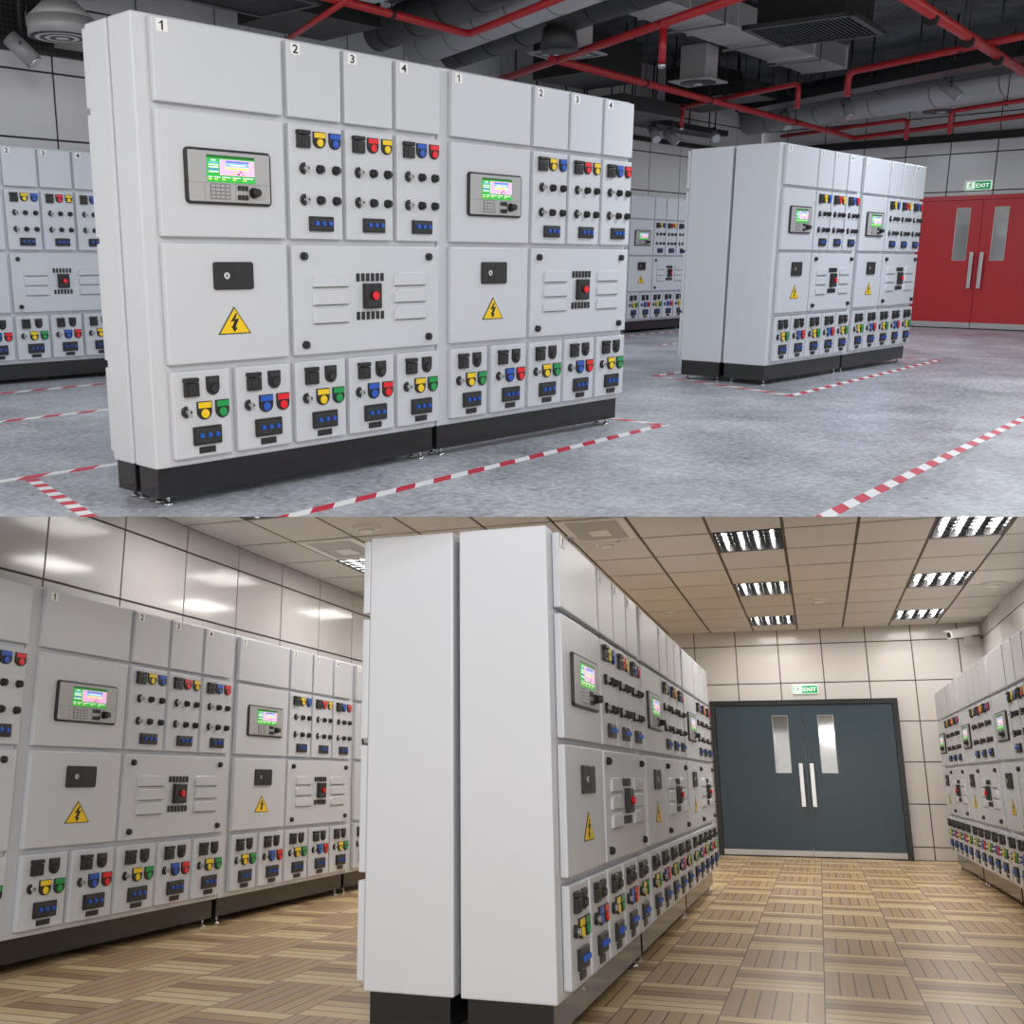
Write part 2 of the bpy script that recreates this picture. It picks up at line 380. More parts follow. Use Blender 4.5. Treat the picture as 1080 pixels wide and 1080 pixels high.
    # upper switch panels
    cols = (('btn_yellow', 'btn_blue'), ('btn_red', 'btn_yellow'), ('btn_blue', 'btn_red'))
    for p, (a, b), cc in zip(sw, tops[1:], cols):
        s = (b - a); f = lambda k: X(a + k * s)
        dark_button(p, f(.127), f(.36), 1.697, 1.780)
        lamp_button(p, f(.437), f(.668), 1.702, 1.779, cc[0]); lamp_button(p, f(.74), f(.96), 1.702, 1.779, cc[1])
        for z in (1.600, 1.450):
            key_lock(p, f(.25), z); knob(p, f(.553), z); knob(p, f(.862), z)
        toggles(p, f(.326), f(.785), 1.298, 1.371)
    # lower switch panels
    for i, (p, (a, b)) in enumerate(zip(lows, low)):
        s = (b - a); f = lambda k: X(a + k * s)
        dark_button(p, f(.175), f(.42), .524, .613); dark_button(p, f(.57), f(.79), .524, .613, True)
        key_lock(p, f(.20), .453)
        cc = ('btn_yellow', 'btn_green') if i % 2 == 0 else ('btn_blue', 'btn_red')
        lamp_button(p, f(.39), f(.64), .409, .496, cc[0]); lamp_button(p, f(.715), f(.95), .409, .496, cc[1])
        toggles(p, f(.30), f(.79), .288, .377)
        MB().box(f(.40), f(.685), y - .007, y, .246, .277, 'plastic_black', .002).build('label_strip', p)
    # lock box and warning sign
    m = MB(); m.prism(rrect(X(.18), X(.30), 1.017, 1.146, .012), 'y', y + .001, y - .014, 'plastic_black', .004).box(X(.239), X(.2415), y - .0155, y - .012, 1.022, 1.141, 'plastic_dark')
    lb = m.build('lock_box', root)
    m = MB(); m.cyl((X(.215), y - .012, 1.082), (X(.215), y - .02, 1.082), .016, 'steel', seg=18).box(X(.215) - .0025, X(.215) + .0025, y - .022, y - .018, 1.075, 1.089, 'ink_black')
    tag(m.build('keyhole', lb), 'round steel keyhole')
    m = MB(); cx, hw = X(.2385), X(.0505)
    def tri(k, y0, y1, mm):
        c = (cx, .850); P = [(cx, .936), (cx - hw, .806), (cx + hw, .806)]
        m.prism([(c[0] + (p[0] - c[0]) * k, c[1] + (p[1] - c[1]) * k) for p in P], 'y', y0, y1, mm)
    tri(1., y + .001, y - .003, 'ink_black'); tri(.90, y - .001, y - .004, 'sign_yellow')
    q = hw / .075
    B = lambda pts: [(cx + x * q, z) for x, z in pts]
    m.prism(B([(.006, .905), (-.020, .864), (-.002, .868), (-.012, .838), (.002, .838), (.020, .880), (.001, .876), (.012, .902)]), 'y', y - .003, y - .005, 'ink_black')
    m.prism(B([(-.018, .845), (.012, .835), (-.003, .815)]), 'y', y - .003, y - .005, 'ink_black')
    tag(m.build('warning_sign', root), 'yellow triangle with black lightning arrow')
    # vent panel
    for u in (.4695, .947):
        for z in (1.174, .729):
            mm = MB(); mm.cyl((X(u), y, z), (X(u), y - .02, z), .021, 'plastic_black', .019).cyl((X(u), y - .02, z), (X(u), y - .026, z), .013, 'plastic_dark', seg=6, smooth=False); mm.build('corner_screw', vent)
    for u0, u1 in ((.497, .628), (.803, .935)):
        for z in (1.019, .928, .834): louver(vent, X(u0), X(u1), z, z + .073)
    m = MB(); m.box(X(.681), X(.744), y - .03, y, .901, 1.034, 'plastic_black', .005).box(X(.688), X(.737), y - .034, y - .028, .915, .95, 'plastic_dark', .002)
    m.build('breaker', vent)
    m = MB(); c = X(.714); m.cyl((c, y - .028, .969), (c, y - .04, .969), .018, 'btn_red').cyl((c, y - .04, .969), (c, y - .048, .969), .024, 'btn_red', .021); tag(m.build('stop_button', vent), 'red mushroom button')
    for z in (1.045, .843):
        m = MB()
        for i in range(6): m.box(X(.658 + .0186 * i), X(.669 + .0186 * i), y - .008, y, z, z + .042, 'plastic_black', .002)
        m.build('terminal_strip', vent)
    return root

# dimensions of the two makes
WT, DT, HT = 1.884, .190, .189          # front pair
WN, DN = 1.712, .442                     # block before the red door
WR, DR = 1.81, .33                     # rear row
WB, DB, HB = 2.325, .415, .191
G = .014
cab_t = make_cabinet(WT, DT, HT, .045, .012)
cab_n = make_cabinet(WN, DN, HT, .045, .012)
cab_r = make_cabinet(WR, DR, HT, .045, .012)
plain_n = make_cabinet(WN, DN, HT, .045, .012, faced=False)
cab_b = make_cabinet(WB, DB, HB, .058, .024)
plain_t = make_cabinet(WT, DT, HT, .045, .012, faced=False)
plain_b = make_cabinet(WB, DB, HB, .058, .024, faced=False)
used = set()
def cabinet(proto, room, loc, rz, label, group):
    o = proto if proto.name not in used else copy_tree(proto)
    used.add(proto.name)
    put(o, room, loc, rz); return tag(o, label, 'electrical cabinet', group)
# upper storey
A0, B0 = -.056, .023
g1 = 'front pair of cabinets in the concrete-floor room'
cabinet(cab_t, UPPER, (A0, B0, 0), 0, 'pale grey switchgear cabinet with boldest number plates, biggest one on the concrete floor', g1)
cabinet(cab_t, UPPER, (A0 + WT + G, B0, 0), 0, 'pale grey switchgear cabinet adjoining the biggest one on its right, on concrete floor', g1)
cabinet(plain_t, UPPER, (A0 + WT, B0 + 2 * DT + .020, 0), PI, 'grey cabinet seen only by its narrow end, standing back to back behind the biggest cabinet', g1)
g2 = 'block of cabinets before the red door'
x2, y2 = 6.68, .401
cabinet(cab_n, UPPER, (x2, y2, 0), 0, 'grey switchgear cabinet at the near corner of the block in front of the red door', g2)
cabinet(cab_n, UPPER, (x2 + WN + G, y2, 0), 0, 'grey switchgear cabinet of the block whose right edge meets the red door', g2)
cabinet(plain_n, UPPER, (x2 + WN, y2 + 2 * DN + .028, 0), PI, 'blank-ended grey cabinet back to back behind the block that stands before the red door', g2)
g3 = 'row of cabinets along the rear wall of the concrete room'
for k, lab in ((0, 'grey cabinet against the rear wall, cut by the left picture edge, upper room'), (1, 'sliver of grey cabinet against the rear wall, just left of the biggest cabinet'), (5, 'sliver of grey cabinet against the rear wall just right of the front pair'),
               (6, 'whole grey cabinet seen in the gap between front pair and red-door block'), (7, 'half hidden grey cabinet against rear wall, its right side behind the red-door block')):
    cabinet(cab_r, UPPER, (11.981 - (6 - k) * (WR + G), 5.621, 0), 0, lab, g3)
# lower storey
g4 = 'island row of cabinets on the parquet'
for k, lab in enumerate(('white switchgear cabinet with big blank side, nearest of the island row on parquet', 'second white cabinet of the island row on parquet, middle of its three fronts', 'last white cabinet of the island row, closest to the blue double door')):
    cabinet(cab_b, LOWER, (-.006, .036 + k * (WB + G), 0), PI / 2, lab, g4)
cabinet(plain_b, LOWER, (-.006 - 2 * DB - .030, .036 + WB, 0), -PI / 2, 'white cabinet back to back with the nearest island cabinet, blank side left of dark gap', g4)
g5 = 'cabinets along the left wall of the parquet room'
for k, lab in ((-1, 'white cabinet sliver at the left picture edge beside the left wall row'), (0, 'white cabinet with numbers 1 to 4, widest along left wall of parquet room'),
               (1, 'white cabinet right of the widest one along the left wall of parquet room'), (2, 'white cabinet along the left wall, mostly hidden behind the island row')):
    cabinet(cab_b, LOWER, (-3.29, .537 + k * (WB + G), 0), PI / 2, lab, g5)
g6 = 'cabinets along the right wall of the parquet room'
for k, lab in enumerate(('white cabinet by the right wall nearest the back wall and security camera', 'white cabinet by the right wall, middle of three in that row', 'white cabinet by the right wall cut by the right picture edge')):
    cabinet(cab_b, LOWER, (2.615, 11.0 - k * (WB + G), 0), -PI / 2, lab, g6)
for p in (plain_t, plain_b, plain_n, cab_t, cab_b, cab_n, cab_r): assert p.name in used

# ------------------------------------------------------------------ shells
def panel_wall(name, room, axis, pos, side, us, zs, m, joint, gap=.012, cutp=None, holes=()):
    """glossy panels before a dark backing. axis 'y': wall plane y = pos with us along x; side: -1 faces towards smaller values"""
    mb = MB(); t = .012 * side; back = .08 * -side
    def Q(u0, u1, z0, z1, a, b, mm):
        lo, hi = min(a, b), max(a, b)
        if axis == 'y': mb.box(u0, u1, lo, hi, z0, z1, mm)
        else: mb.box(lo, hi, u0, u1, z0, z1, mm)
    Q(us[0], us[-1], zs[0], zs[-1], pos + back, pos, joint)
    for u0, u1 in zip(us, us[1:]):
        for z0, z1 in zip(zs, zs[1:]):
            Q(u0 + gap / 2, u1 - gap / 2, z0 + gap / 2, z1 - gap / 2, pos - .001 * side, pos + t, m)
    if cutp: mb.cut(*cutp)
    return tag(mb.build(name, room=room), kind='structure')
inv_u = UPPER.inverted()
cut_t = (inv_u @ (CUT_CO + Vector((0, 0, 0))), inv_u.to_3x3() @ (-CUT_NO))        # upper storey keeps what lies above
cut_b = (CUT_CO + CUT_NO * .12, CUT_NO)
fr = lambda a, b, s: [a + i * s for i in range(int((b - a) / s + .5) + 1)]
# upper storey shell
H_U = 4.35
mb = MB(); mb.box(-4, 17.45, -9, 6.15, -.04, 0, 'floor_concrete'); mb.cut(*cut_t)
tag(mb.build('floor', room=UPPER), kind='structure')
zs = [0, .42, 1.06, 1.70, 2.335, 2.965, 3.60, H_U]
panel_wall('wall_back', UPPER, 'y', 6.12, -1, fr(2.65 - .97 * 4, 17.4, .97), zs, 'wall_panel_upper', 'joint_dark', .02)
panel_wall('wall_right', UPPER, 'x', 17.33, -1, fr(2.62 - .755 * 14, 6.4, .755)[:-0 or None], zs, 'wall_panel_upper', 'joint_dark', .02)
mb = MB(); mb.box(-4, 17.45, -9, 6.2, H_U, H_U + .1, 'slab_concrete'); tag(mb.build('ceiling', room=UPPER), kind='structure')
tag(MB().box(-2, 17.3, 6.03, 6.11, 3.12, 3.19, 'trim_black').build('trim_1', room=UPPER), kind='structure')
tag(MB().box(17.22, 17.32, -6, 6.03, 3.16, 3.29, 'trim_black').build('trim_2', room=UPPER), kind='structure')
# lower storey shell
CH = 3.27
X0, X1, YB = -4.15, 3.43, 12.21
mb = MB(); mb.box(X0 - .1, X1 + .1, -5.2, YB + .1, -.04, 0, 'floor_parquet'); tag(mb.build('floor', room=LOWER), kind='structure')
zl = [0, .18, .755, 1.33, 1.90, 2.475, 3.05, CH + .6]
panel_wall('wall_back', LOWER, 'y', YB, -1, [X0] + fr(-3.66, 3.3, .6145) + [X1 + .02], zl[:-1] + [CH + .24], 'wall_panel_lower', 'joint_brown', .015)
panel_wall('wall_left', LOWER, 'x', X0, 1, fr(1.62 - .92 * 3, YB + .2, .92), zl[:-1] + [CH + .24], 'wall_panel_lower', 'joint_brown', .018, cut_b)
panel_wall('wall_right', LOWER, 'x', X1, -1, fr(10.62 - .92 * 12, YB + .5, .92), zl[:-1] + [CH + .24], 'wall_panel_lower', 'joint_brown', .015, cut_b)
# suspended ceiling: tiles lie on a dark grid; openings where the fittings sit
GX, GY, PX, PY = -.325, 5.2, .633, .917
open_cells = {(1, 0), (1, 3), (1, 6), (4, 0), (4, 3), (4, 6), (-5, -3), (-5, 0), (-5, 3)}
vent_cells = {(-5, -1), (-1, -1)}
mb = MB(); cell = {}
for i in range(-7, 7):
    for j in range(-6, 9):
        x0, x1 = max(X0, GX + i * PX), min(X1, GX + (i + 1) * PX); y0, y1 = GY + j * PY, min(YB, GY + (j + 1) * PY)
        if x1 - x0 < .05 or y1 - y0 < .05: continue
        cell[i, j] = (x0, x1, y0, y1)
        g = .014
        if (i, j) in open_cells or (i, j) in vent_cells: continue
        mb.box(x0 + g, x1 - g, y0 + g * 1.3, y1 - g * 1.3, CH, CH + .02, 'ceiling_tile')
for i in range(-6, 7): mb.box(GX + i * PX - .016, GX + i * PX + .016, GY - 6 * PY, YB, CH + .006, CH + .03, 'grid_brown') if X0 < GX + i * PX < X1 else None
for j in range(-6, 9): mb.box(X0, X1, GY + j * PY - .02, GY + j * PY + .02, CH + .006, CH + .03, 'grid_brown') if GY + j * PY < YB else None
mb.box(X0 - .1, X1 + .1, GY - 6 * PY, YB + .1, CH + .20, CH + .25, 'grid_brown')
mb.cut(*cut_b)
tag(mb.build('ceiling', room=LOWER), kind='structure')

# ------------------------------------------------------------------ lower storey: ceiling fittings
def louver_light(i, j, label):
    x0, x1, y0, y1 = cell[i, j]; w, d = x1 - x0 - .062, y1 - y0 - .072
    t = thing('louver_light', label, 'ceiling light', LOWER, ((x0 + x1) / 2, (y0 + y1) / 2, CH), 0, 'louvered ceiling lights')
    m = MB(); a, b = w / 2, d / 2
    m.box(-a, a, -b, b, .085, .10, 'louver_black')
    for s in (-1, 1):
        m.box(s * a - .008, s * a + .008, -b, b, 0, .10, 'louver_black'); m.box(-a, a, s * b - .008, s * b + .008, 0, .10, 'louver_black')
    m.build('housing', t)
    m = MB()
    for k in range(1, 4): m.box(-a + w * k / 4 - .004, -a + w * k / 4 + .004, -b, b, -.004, .03, 'louver_black')
    for k in range(1, 6): m.box(-a, a, -b + d * k / 6 - .003, -b + d * k / 6 + .003, -.002, .010, 'louver_black')
    m.build('louver_grid', t)
    for k in range(4):
        cx = -a + w * (k + .5) / 4
        m = MB(); m.box(cx - .034, cx + .034, -b + .02, b - .02, .05, .056, 'reflector'); m.cyl((cx, -b + .03, .026), (cx, b - .03, .026), .012, 'lamp_glow', seg=10)
        tag(m.build('lamp_tube', t), 'glowing white lamp tube')
    return t
rows = ('nearest the picture middle seam', 'middle of its line of three', 'last before the back wall')
for i, side in ((1, 'in left line'), (4, 'in right line, toward right wall')):
    for j, r in zip((0, 3, 6), rows): louver_light(i, j, f'louvered ceiling light {side}, {r}')
louver_light(-5, -3, 'black louvered ceiling light over the left wall row, cut by the middle seam')
louver_light(-5, 0, 'black louvered ceiling light hidden behind the island, mirrored in the left wall')
louver_light(-5, 3, 'farther louvered ceiling light behind the island, fainter mirror image in left wall')
def ceiling_disc(x, y, label):
    t = thing('smoke_detector', label, 'smoke detector', LOWER, (x, y, CH), 0, 'round white ceiling detectors')
    MB().cyl((0, 0, -.012), (0, 0, 0), .125, 'fitting_white', .13, 32).build('base', t)
    MB().cyl((0, 0, -.03), (0, 0, -.012), .10, 'fitting_white', .112, 32).cyl((0, 0, -.034), (0, 0, -.028), .078, 'alu_grey', .078, 28).build('ring', t)
    MB().cyl((0, 0, -.05), (0, 0, -.03), .055, 'fitting_white', .07, 28).build('cap', t)
for x, y, l in ((-2.59, 3.95, 'round white smoke detector on ceiling left of the island row, by the square vent'), (-.66, 5.27, 'round white smoke detector above the nearest island cabinet front'),
                (-.66, 9.87, 'small round white smoke detector above the far end of the island row'), (1.24, 9.33, 'round white smoke detector between the two lines of louvered lights'),
                (3.12, 8.8, 'round white smoke detector near the right wall')): ceiling_disc(x, y, l)
def square_vent(i, j, label):
    x0, x1, y0, y1 = cell[i, j]; a, b = (x1 - x0) / 2 - .016, (y1 - y0) / 2 - .02
    t = thing('ceiling_vent', label, 'ceiling vent', LOWER, ((x0 + x1) / 2, (y0 + y1) / 2, CH), 0, 'square ceiling air vents')
    m = MB(); f = .07
    m.box(-a, a, -b, -b + f, -.006, .012, 'fitting_white').box(-a, a, b - f, b, -.006, .012, 'fitting_white').box(-a, -a + f, -b + f, b - f, -.006, .012, 'fitting_white').box(a - f, a, -b + f, b - f, -.006, .012, 'fitting_white')
    m.build('frame', t)
    m = MB(); m.box(-a + f, a - f, -b + f, b - f, .03, .035, 'joint_brown'); n = 26
    for k in range(n): yk = -b + f + (2 * b - 2 * f) * (k + .5) / n; m.box(-a + f, a - f, yk - .007, yk + .007, 0, .03, 'grille_white')
    m.build('grille', t)
    MB().box(-.09, .09, -.02, .20, -.014, .01, 'fitting_white', .004).build('sensor_cover', t)
square_vent(-5, -1, 'square white slatted air vent in ceiling over the left wall row')
square_vent(-1, -1, 'square white slatted air vent peeping over the top of the island cabinets')
sp = thing('fire_sprinkler', 'small steel sprinkler head hanging from ceiling above the nearest island cabinet', 'sprinkler', LOWER, (-.95, 4.95, CH))
MB().cyl((0, 0, -.012), (0, 0, 0), .06, 'steel', .065).build('rosette', sp)
m = MB(); m.cyl((0, 0, -.09), (0, 0, -.01), .016, 'steel').cyl((0, 0, -.13), (0, 0, -.122), .04, 'steel').cyl((-.018, 0, -.125), (-.018, 0, -.085), .005, 'steel', seg=8).cyl((.018, 0, -.125), (.018, 0, -.085), .005, 'steel', seg=8); m.build('nozzle', sp)

# ------------------------------------------------------------------ doors
def double_door(name, room, loc, rz, W, Hd, frame, leaf, wins, wz, hand, kick, kz):
    """local: x along the wall, -y towards the room, origin at the middle of the threshold"""
    d = thing(name, None, None, room, loc, rz, kind='structure')
    h = W / 2; fw = .075
    m = MB(); m.box(-h, -h + fw, -.07, .05, 0, Hd, frame, .004).box(h - fw, h, -.07, .05, 0, Hd, frame, .004).box(-h + fw, h - fw, -.07, .05, Hd - fw, Hd, frame, .004); m.build('frame', d)
    for s in (-1, 1):
        x0, x1 = (-h + fw + .004, -.004) if s < 0 else (.004, h - fw - .004)
        w0, w1 = (-wins[1], -wins[0]) if s < 0 else wins
        m = MB(); y0, y1 = -.05, .0
        m.box(x0, w0, y0, y1, .02, Hd - fw - .004, leaf).box(w1, x1, y0, y1, .02, Hd - fw - .004, leaf)
        m.box(w0, w1, y0, y1, .02, wz[0], leaf).box(w0, w1, y0, y1, wz[1], Hd - fw - .004, leaf)
        lf = m.build('leaf', d)
        m = MB(); b = .008
        m.box(w0 + b, w1 - b, -.032, -.026, wz[0] + b, wz[1] - b, 'pane_glass'); tag(m.build('pane', lf), 'narrow upright window pane')
        m = MB(); m.box(w0, w0 + b, -.052, -.02, wz[0], wz[1], 'kick_grey').box(w1 - b, w1, -.052, -.02, wz[0], wz[1], 'kick_grey').box(w0, w1, -.052, -.02, wz[0], wz[0] + b, 'kick_grey').box(w0, w1, -.052, -.02, wz[1] - b, wz[1], 'kick_grey'); m.build('window_frame', lf)
        c = s * hand
        m = MB(); m.box(c - .03, c + .03, -.125, -.095, .70, 1.31, 'steel', .004)
        for z in (.80, 1.21): m.cyl((c, -.1, z), (c, -.048, z), .014, 'steel')
        tag(m.build('handle', lf), 'tall flat steel pull handle')
        if kick: MB().box(x0 + .002, x1 - .002, -.054, -.049, .02, kz, 'kick_grey').build('kick_plate', lf)
    if not kick: MB().box(-h, h, -.06, .02, 0, .02, 'kick_grey').build('threshold', d)
    return d
double_door('door_1', UPPER, (17.31, 1.97, 0), PI / 2 * -1, 2.62, 2.26, 'door_red', 'door_red', (.19, .42), (1.17, 2.06), .082, True, .11)
double_door('door_2', LOWER, (.905, YB - .012, 0), 0, 2.62, 2.225, 'frame_black', 'door_teal', (.205, .43), (1.17, 2.0), .075, True, .095)

def exit_sign(room, loc, rz, w, h, label):
    t = thing('exit_sign', label, 'exit sign', room, loc, rz, 'green exit signs')
    m = MB(); m.box(-w / 2, w / 2, -.03, 0, -h / 2, h / 2, 'exit_white', .004); m.box(-w / 2 + .008, w / 2 - .008, -.032, -.02, -h / 2 + .008, h / 2 - .008, 'exit_green'); m.build('board', t)
    me, tw, th = text_mesh('EXIT', .02)
    m = MB(); m.mesh_in(me, Matrix.Translation((w * .17, -.0325, 0)) @ Matrix.Rotation(PI / 2, 4, 'X') @ Matrix.Diagonal((w * .52 / tw, h * .42 / th, .06, 1)), 'exit_white'); tag(m.build('lettering', t), 'white letters reading EXIT')
    m = MB(); a0, a1 = -w * .44, -w * .13; m.box(a0, a1, -.034, -.03, -h * .38, h * .38, 'exit_white')
    cx = (a0 + a1) / 2; s = h * .46
    F = lambda pts: [(cx + x * s, z * s) for x, z in pts]
    m.prism([(cx + .12 * s + .17 * s * math.cos(k * PI / 5), .62 * s + .17 * s * math.sin(k * PI / 5)) for k in range(10)], 'y', -.033, -.0355, 'exit_green')
    for P in ([(-.10, .45), (.22, .38), (.10, -.18), (-.18, -.10)], [(.18, .38), (.55, .12), (.50, .02), (.14, .22)], [(-.08, .45), (-.52, .30), (-.62, .0), (-.52, -.02), (-.42, .20), (-.10, .28)],
              [(-.18, -.08), (.08, -.15), (.42, -.48), (.30, -.92), (.18, -.90), (.26, -.52)], [(-.18, -.08), (-.02, -.2), (-.28, -.62), (-.72, -.66), (-.72, -.54), (-.36, -.50)]):
        m.prism(F(P), 'y', -.033, -.0355, 'exit_green')
    tag(m.build('pictogram', t), 'green running figure on white square')
exit_sign(LOWER, (.98, YB - .014, 2.375), 0, .36, .125, 'small green EXIT sign on white panels over the blue double door')
exit_sign(UPPER, (17.315, 2.10, 2.42), -PI / 2, .42, .15, 'small green EXIT sign on grey panels over the red double door')

# security camera in the far right corner of the lower storey
t = thing('security_camera', 'white box security camera on a bracket high in the back right corner', 'security camera', LOWER, (3.20, YB - .02, 3.02))
M_ = MB(); M_.box(-.02, .18, -.03, 0, -.06, .06, 'cctv_white', .004); M_.tube([(.08, -.02, 0), (.04, -.22, -.02), (-.02, -.30, .02)], .018, 'cctv_white'); M_.build('bracket', t)
def turned(name, parent, boxes, mx):
    m = MB()
    for b in boxes: m.box(*b)
    bmesh.ops.transform(m.bm, matrix=mx, verts=m.bm.verts); return m.build(name, parent)
mx = Matrix.Translation((-.02, -.30, .08)) @ Matrix.Rotation(-1.05, 4, 'Z') @ Matrix.Rotation(.18, 4, 'X')
turned('housing', t, [(-.06, .06, -.28, .16, -.055, .055, 'cctv_white', .01), (-.068, .068, -.31, .10, .055, .066, 'cctv_white', .004)], mx)
turned('lens', t, [(-.036, .036, -.29, -.27, -.036, .036, 'plastic_black', .006)], mx)
m = MB(); m.tube([(.04, -.16, .10), (.10, -.08, .04), (.16, -.05, .05), (.215, -.03, .05)], .007, 'plastic_black', 8); m.build('cable', t)

# ------------------------------------------------------------------ upper storey: floor tape
def tape(mb, a, b, w, step, slant):
    a, b = Vector((*a, 0)), Vector((*b, 0)); d = b - a; L = d.length; d.normalize(); n = Vector((-d.y, d.x, 0)); k = 0; s = -slant
    cl = lambda q: min(max(q, 0), L)
    z0, z1 = .0005, .0025
    while s < L:
        e = s + step; m = ('tape_red', 'tape_white')[k % 2]; k += 1
        P = [a + d * cl(s), a + d * cl(e), a + d * cl(e + slant) + n * w, a + d * cl(s + slant) + n * w]; s = e
        if (P[0] - P[1]).length < 1e-4 and (P[2] - P[3]).length < 1e-4: continue
        mb.prism([(p.x, p.y) for p in P], 'z', z0, z1, m)
def floor_tape(runs, label, w=.068, step=.15, slant=.085):
    mb = MB()
    for a, b, sl in runs: tape(mb, a, b, w, step * (1 if sl else .55), slant if sl else 0)
    mb.cut(*cut_t)
    return tag(mb.build('floor_tape', room=UPPER), label, 'floor tape', 'red and white hazard tape on the concrete floor')
floor_tape([((-.45, 1.16), (3.95, 1.20), 1), ((-.20, 1.14), (-.42, .0), 0), ((-.42, -.62), (3.95, -.28), 1), ((3.95, -.26), (3.95, 1.20), 1)], 'red and white hazard tape outline around the biggest pair of cabinets')
floor_tape([((6.12, -.16), (10.70, .16), 1), ((10.70, .18), (10.70, 1.75), 1), ((6.72, 1.60), (10.70, 1.72), 1), ((6.72, 1.60), (6.16, -.10), 1)], 'red and white hazard tape outline around the block of cabinets before the red door')
floor_tape([((1.6, -2.36), (8.5, -1.86), 1)], 'single red and white hazard tape running off the right picture edge')
floor_tape([((.2, 4.93), (14.6, 5.32), 1)], 'thin red and white tape line along the foot of the rear row')
floor_tape([((-.5, 3.22), (3.2, 3.40), 1)], 'red and white tape strip on floor left of biggest cabinet, between it and rear row')
floor_tape([((10.25, 3.78), (12.6, 3.95), 1)], 'short red and white tape piece left of the red-door block, on bare floor')

# ------------------------------------------------------------------ upper storey: pipes, ducts, lamps under the slab
PZ = 3.35
def bend(a, c, b, r=.10, n=5):
    a, b, c = Vector(a), Vector(b), Vector(c); p, q = c + (a - c).normalized() * r, c + (b - c).normalized() * r
    return [p * (1 - t) ** 2 + c * 2 * t * (1 - t) + q * t * t for t in [i / n for i in range(n + 1)]]
def red_pipe(pts, r, label, drops=(), drop_len=.32, hang=(), branch=()):
    pts = [Vector(p) for p in pts]
    t = thing('sprinkler_pipe', label, 'pipe', UPPER, pts[0], 0, 'red sprinkler pipes'); o = pts[0]
    for run in (pts, [Vector(p) for p in branch]):
        if not run: continue
        path = [run[0]]
        for a, c, b in zip(run, run[1:], run[2:]): path += bend(a, c, b, r * 2.4)
        path.append(run[-1]); MB().tube([p - o for p in path], r, 'pipe_red').build('run', t)
    for p in drops:
        p = Vector(p) - o; m = MB(); m.cyl(p, p - Vector((0, 0, drop_len)), r * .85, 'pipe_red').cyl(p + Vector((0, 0, -.05)), p + Vector((0, 0, .03)), r * 1.3, 'pipe_red'); dp = m.build('drop', t)
        m = MB(); m.cyl(p - Vector((0, 0, drop_len)), p - Vector((0, 0, drop_len + .04)), r * 1.1, 'steel', r * .7); m.build('nozzle', dp)
    for p in hang:
        p = Vector(p) - o; m = MB(); m.cyl(p, (p.x, p.y, H_U - .002 - o.z), .008, 'trim_black', seg=8); m.cyl(p - Vector((.02, 0, 0)), p + Vector((.02, 0, 0)), r * 1.22, 'trim_black'); m.build('hanger', t)
P = lambda x, y, z=PZ: (x, y, z)
red_pipe([P(2.6, 3.05), P(5.63, 3.26), P(4.6, .26)], .036, 'red pipe with an elbow above doors 2 to 4 of the biggest cabinet', hang=(P(4.5, 3.18),))
red_pipe([P(4.45, 4.9, 3.27), P(3.6, 2.72, 3.27)], .026, 'short slim red pipe crossing above doors 1 and 2 of the biggest cabinet')
red_pipe([P(7.23, 3.48), P(17.16, 4.25), P(15.6, -.1)], .042, 'long red pipe with a tee, running over the red-door block to the right wall', drops=(P(6.57, 1.62),), drop_len=.36,
         hang=(P(9.37, 3.65), P(11.2, 3.79), P(14.3, 4.03)), branch=(P(8.0, 5.1), P(6.0, .25)))
red_pipe([P(12.27, 5.4, 3.44), P(11.30, 2.54, 3.44), P(11.30, 2.54, 3.13)], .034, 'red pipe crossing under the long one above the red-door block, with two drops', drops=(P(12.05, 4.74, 3.44),), drop_len=.3, hang=(P(11.75, 3.87, 3.44),))
red_pipe([P(16.66, 5.43, 3.43), P(15.88, 2.85, 3.43), P(15.88, 2.85, 3.11)], .034, 'short red pipe beside the right wall ending in a drop left of the exit sign')
red_pipe([P(6.8, -.36, 3.40), P(12.6, .12, 3.40)], .052, 'thick red pipe crossing the top right picture corner', hang=(P(8.2, -.24), P(9.5, -.14), P(10.8, -.03)))
red_pipe([P(11.28, 1.87, 3.21), P(11.28, 1.87, 3.50), P(10.13, -1.19, 3.50)], .040, 'red pipe with a drop below the black grille, passing under the thick pipe', hang=(P(10.7, .33, 3.5),))
red_pipe([P(14.72, 1.77, 3.03), P(14.72, 1.77), P(13.9, -.4)], .034, 'red pipe with a drop above the exit sign and red door', hang=(P(14.4, .92),))
def round_duct(a, b, r, m, label, rings=8):
    a, b = Vector(a), Vector(b); d = (b - a)
    t = thing('air_duct', label, 'air duct', UPPER, a, 0, 'round air ducts')
    MB().cyl((0, 0, 0), d, r, m, seg=32).build('tube', t)
    n = d.normalized()
    for i in range(rings): c = d * ((i + .5) / rings); MB().cyl(c - n * .012, c + n * .012, r * 1.02, 'trim_black' if m != 'duct_light' else 'key_grey', seg=32).build('band', t)
    for i in range(1, rings, 3): c = d * ((i + .5) / rings); MB().cyl(c, (c.x, c.y, H_U - .002 - a.z), .008, 'trim_black', seg=8).build('hanger', t)
    return t
round_duct((6.87, 5.20, 3.68), (5.25, .21, 3.68), .235, 'duct_light', 'light grey round air duct crossing behind the red elbow pipe')
dk = round_duct((7.40, 5.15, 3.66), (5.88, .20, 3.66), .20, 'duct_dark', 'dark round air duct just right of the light grey duct')
round_duct((6.17, 5.15, 3.70), (4.72, .24, 3.70), .20, 'duct_dark', 'dark round air duct just left of the light grey duct')
round_duct((16.48, 6.0, 3.72), (14.3, -.6, 3.72), .24, 'duct_light', 'light round air duct running along the right wall above the red door', 6)
round_duct((15.5, 5.6, 3.86), (13.2, -1.2, 3.86), .20, 'duct_dark', 'dark round air duct above the exit sign, left of the light wall duct', 6)
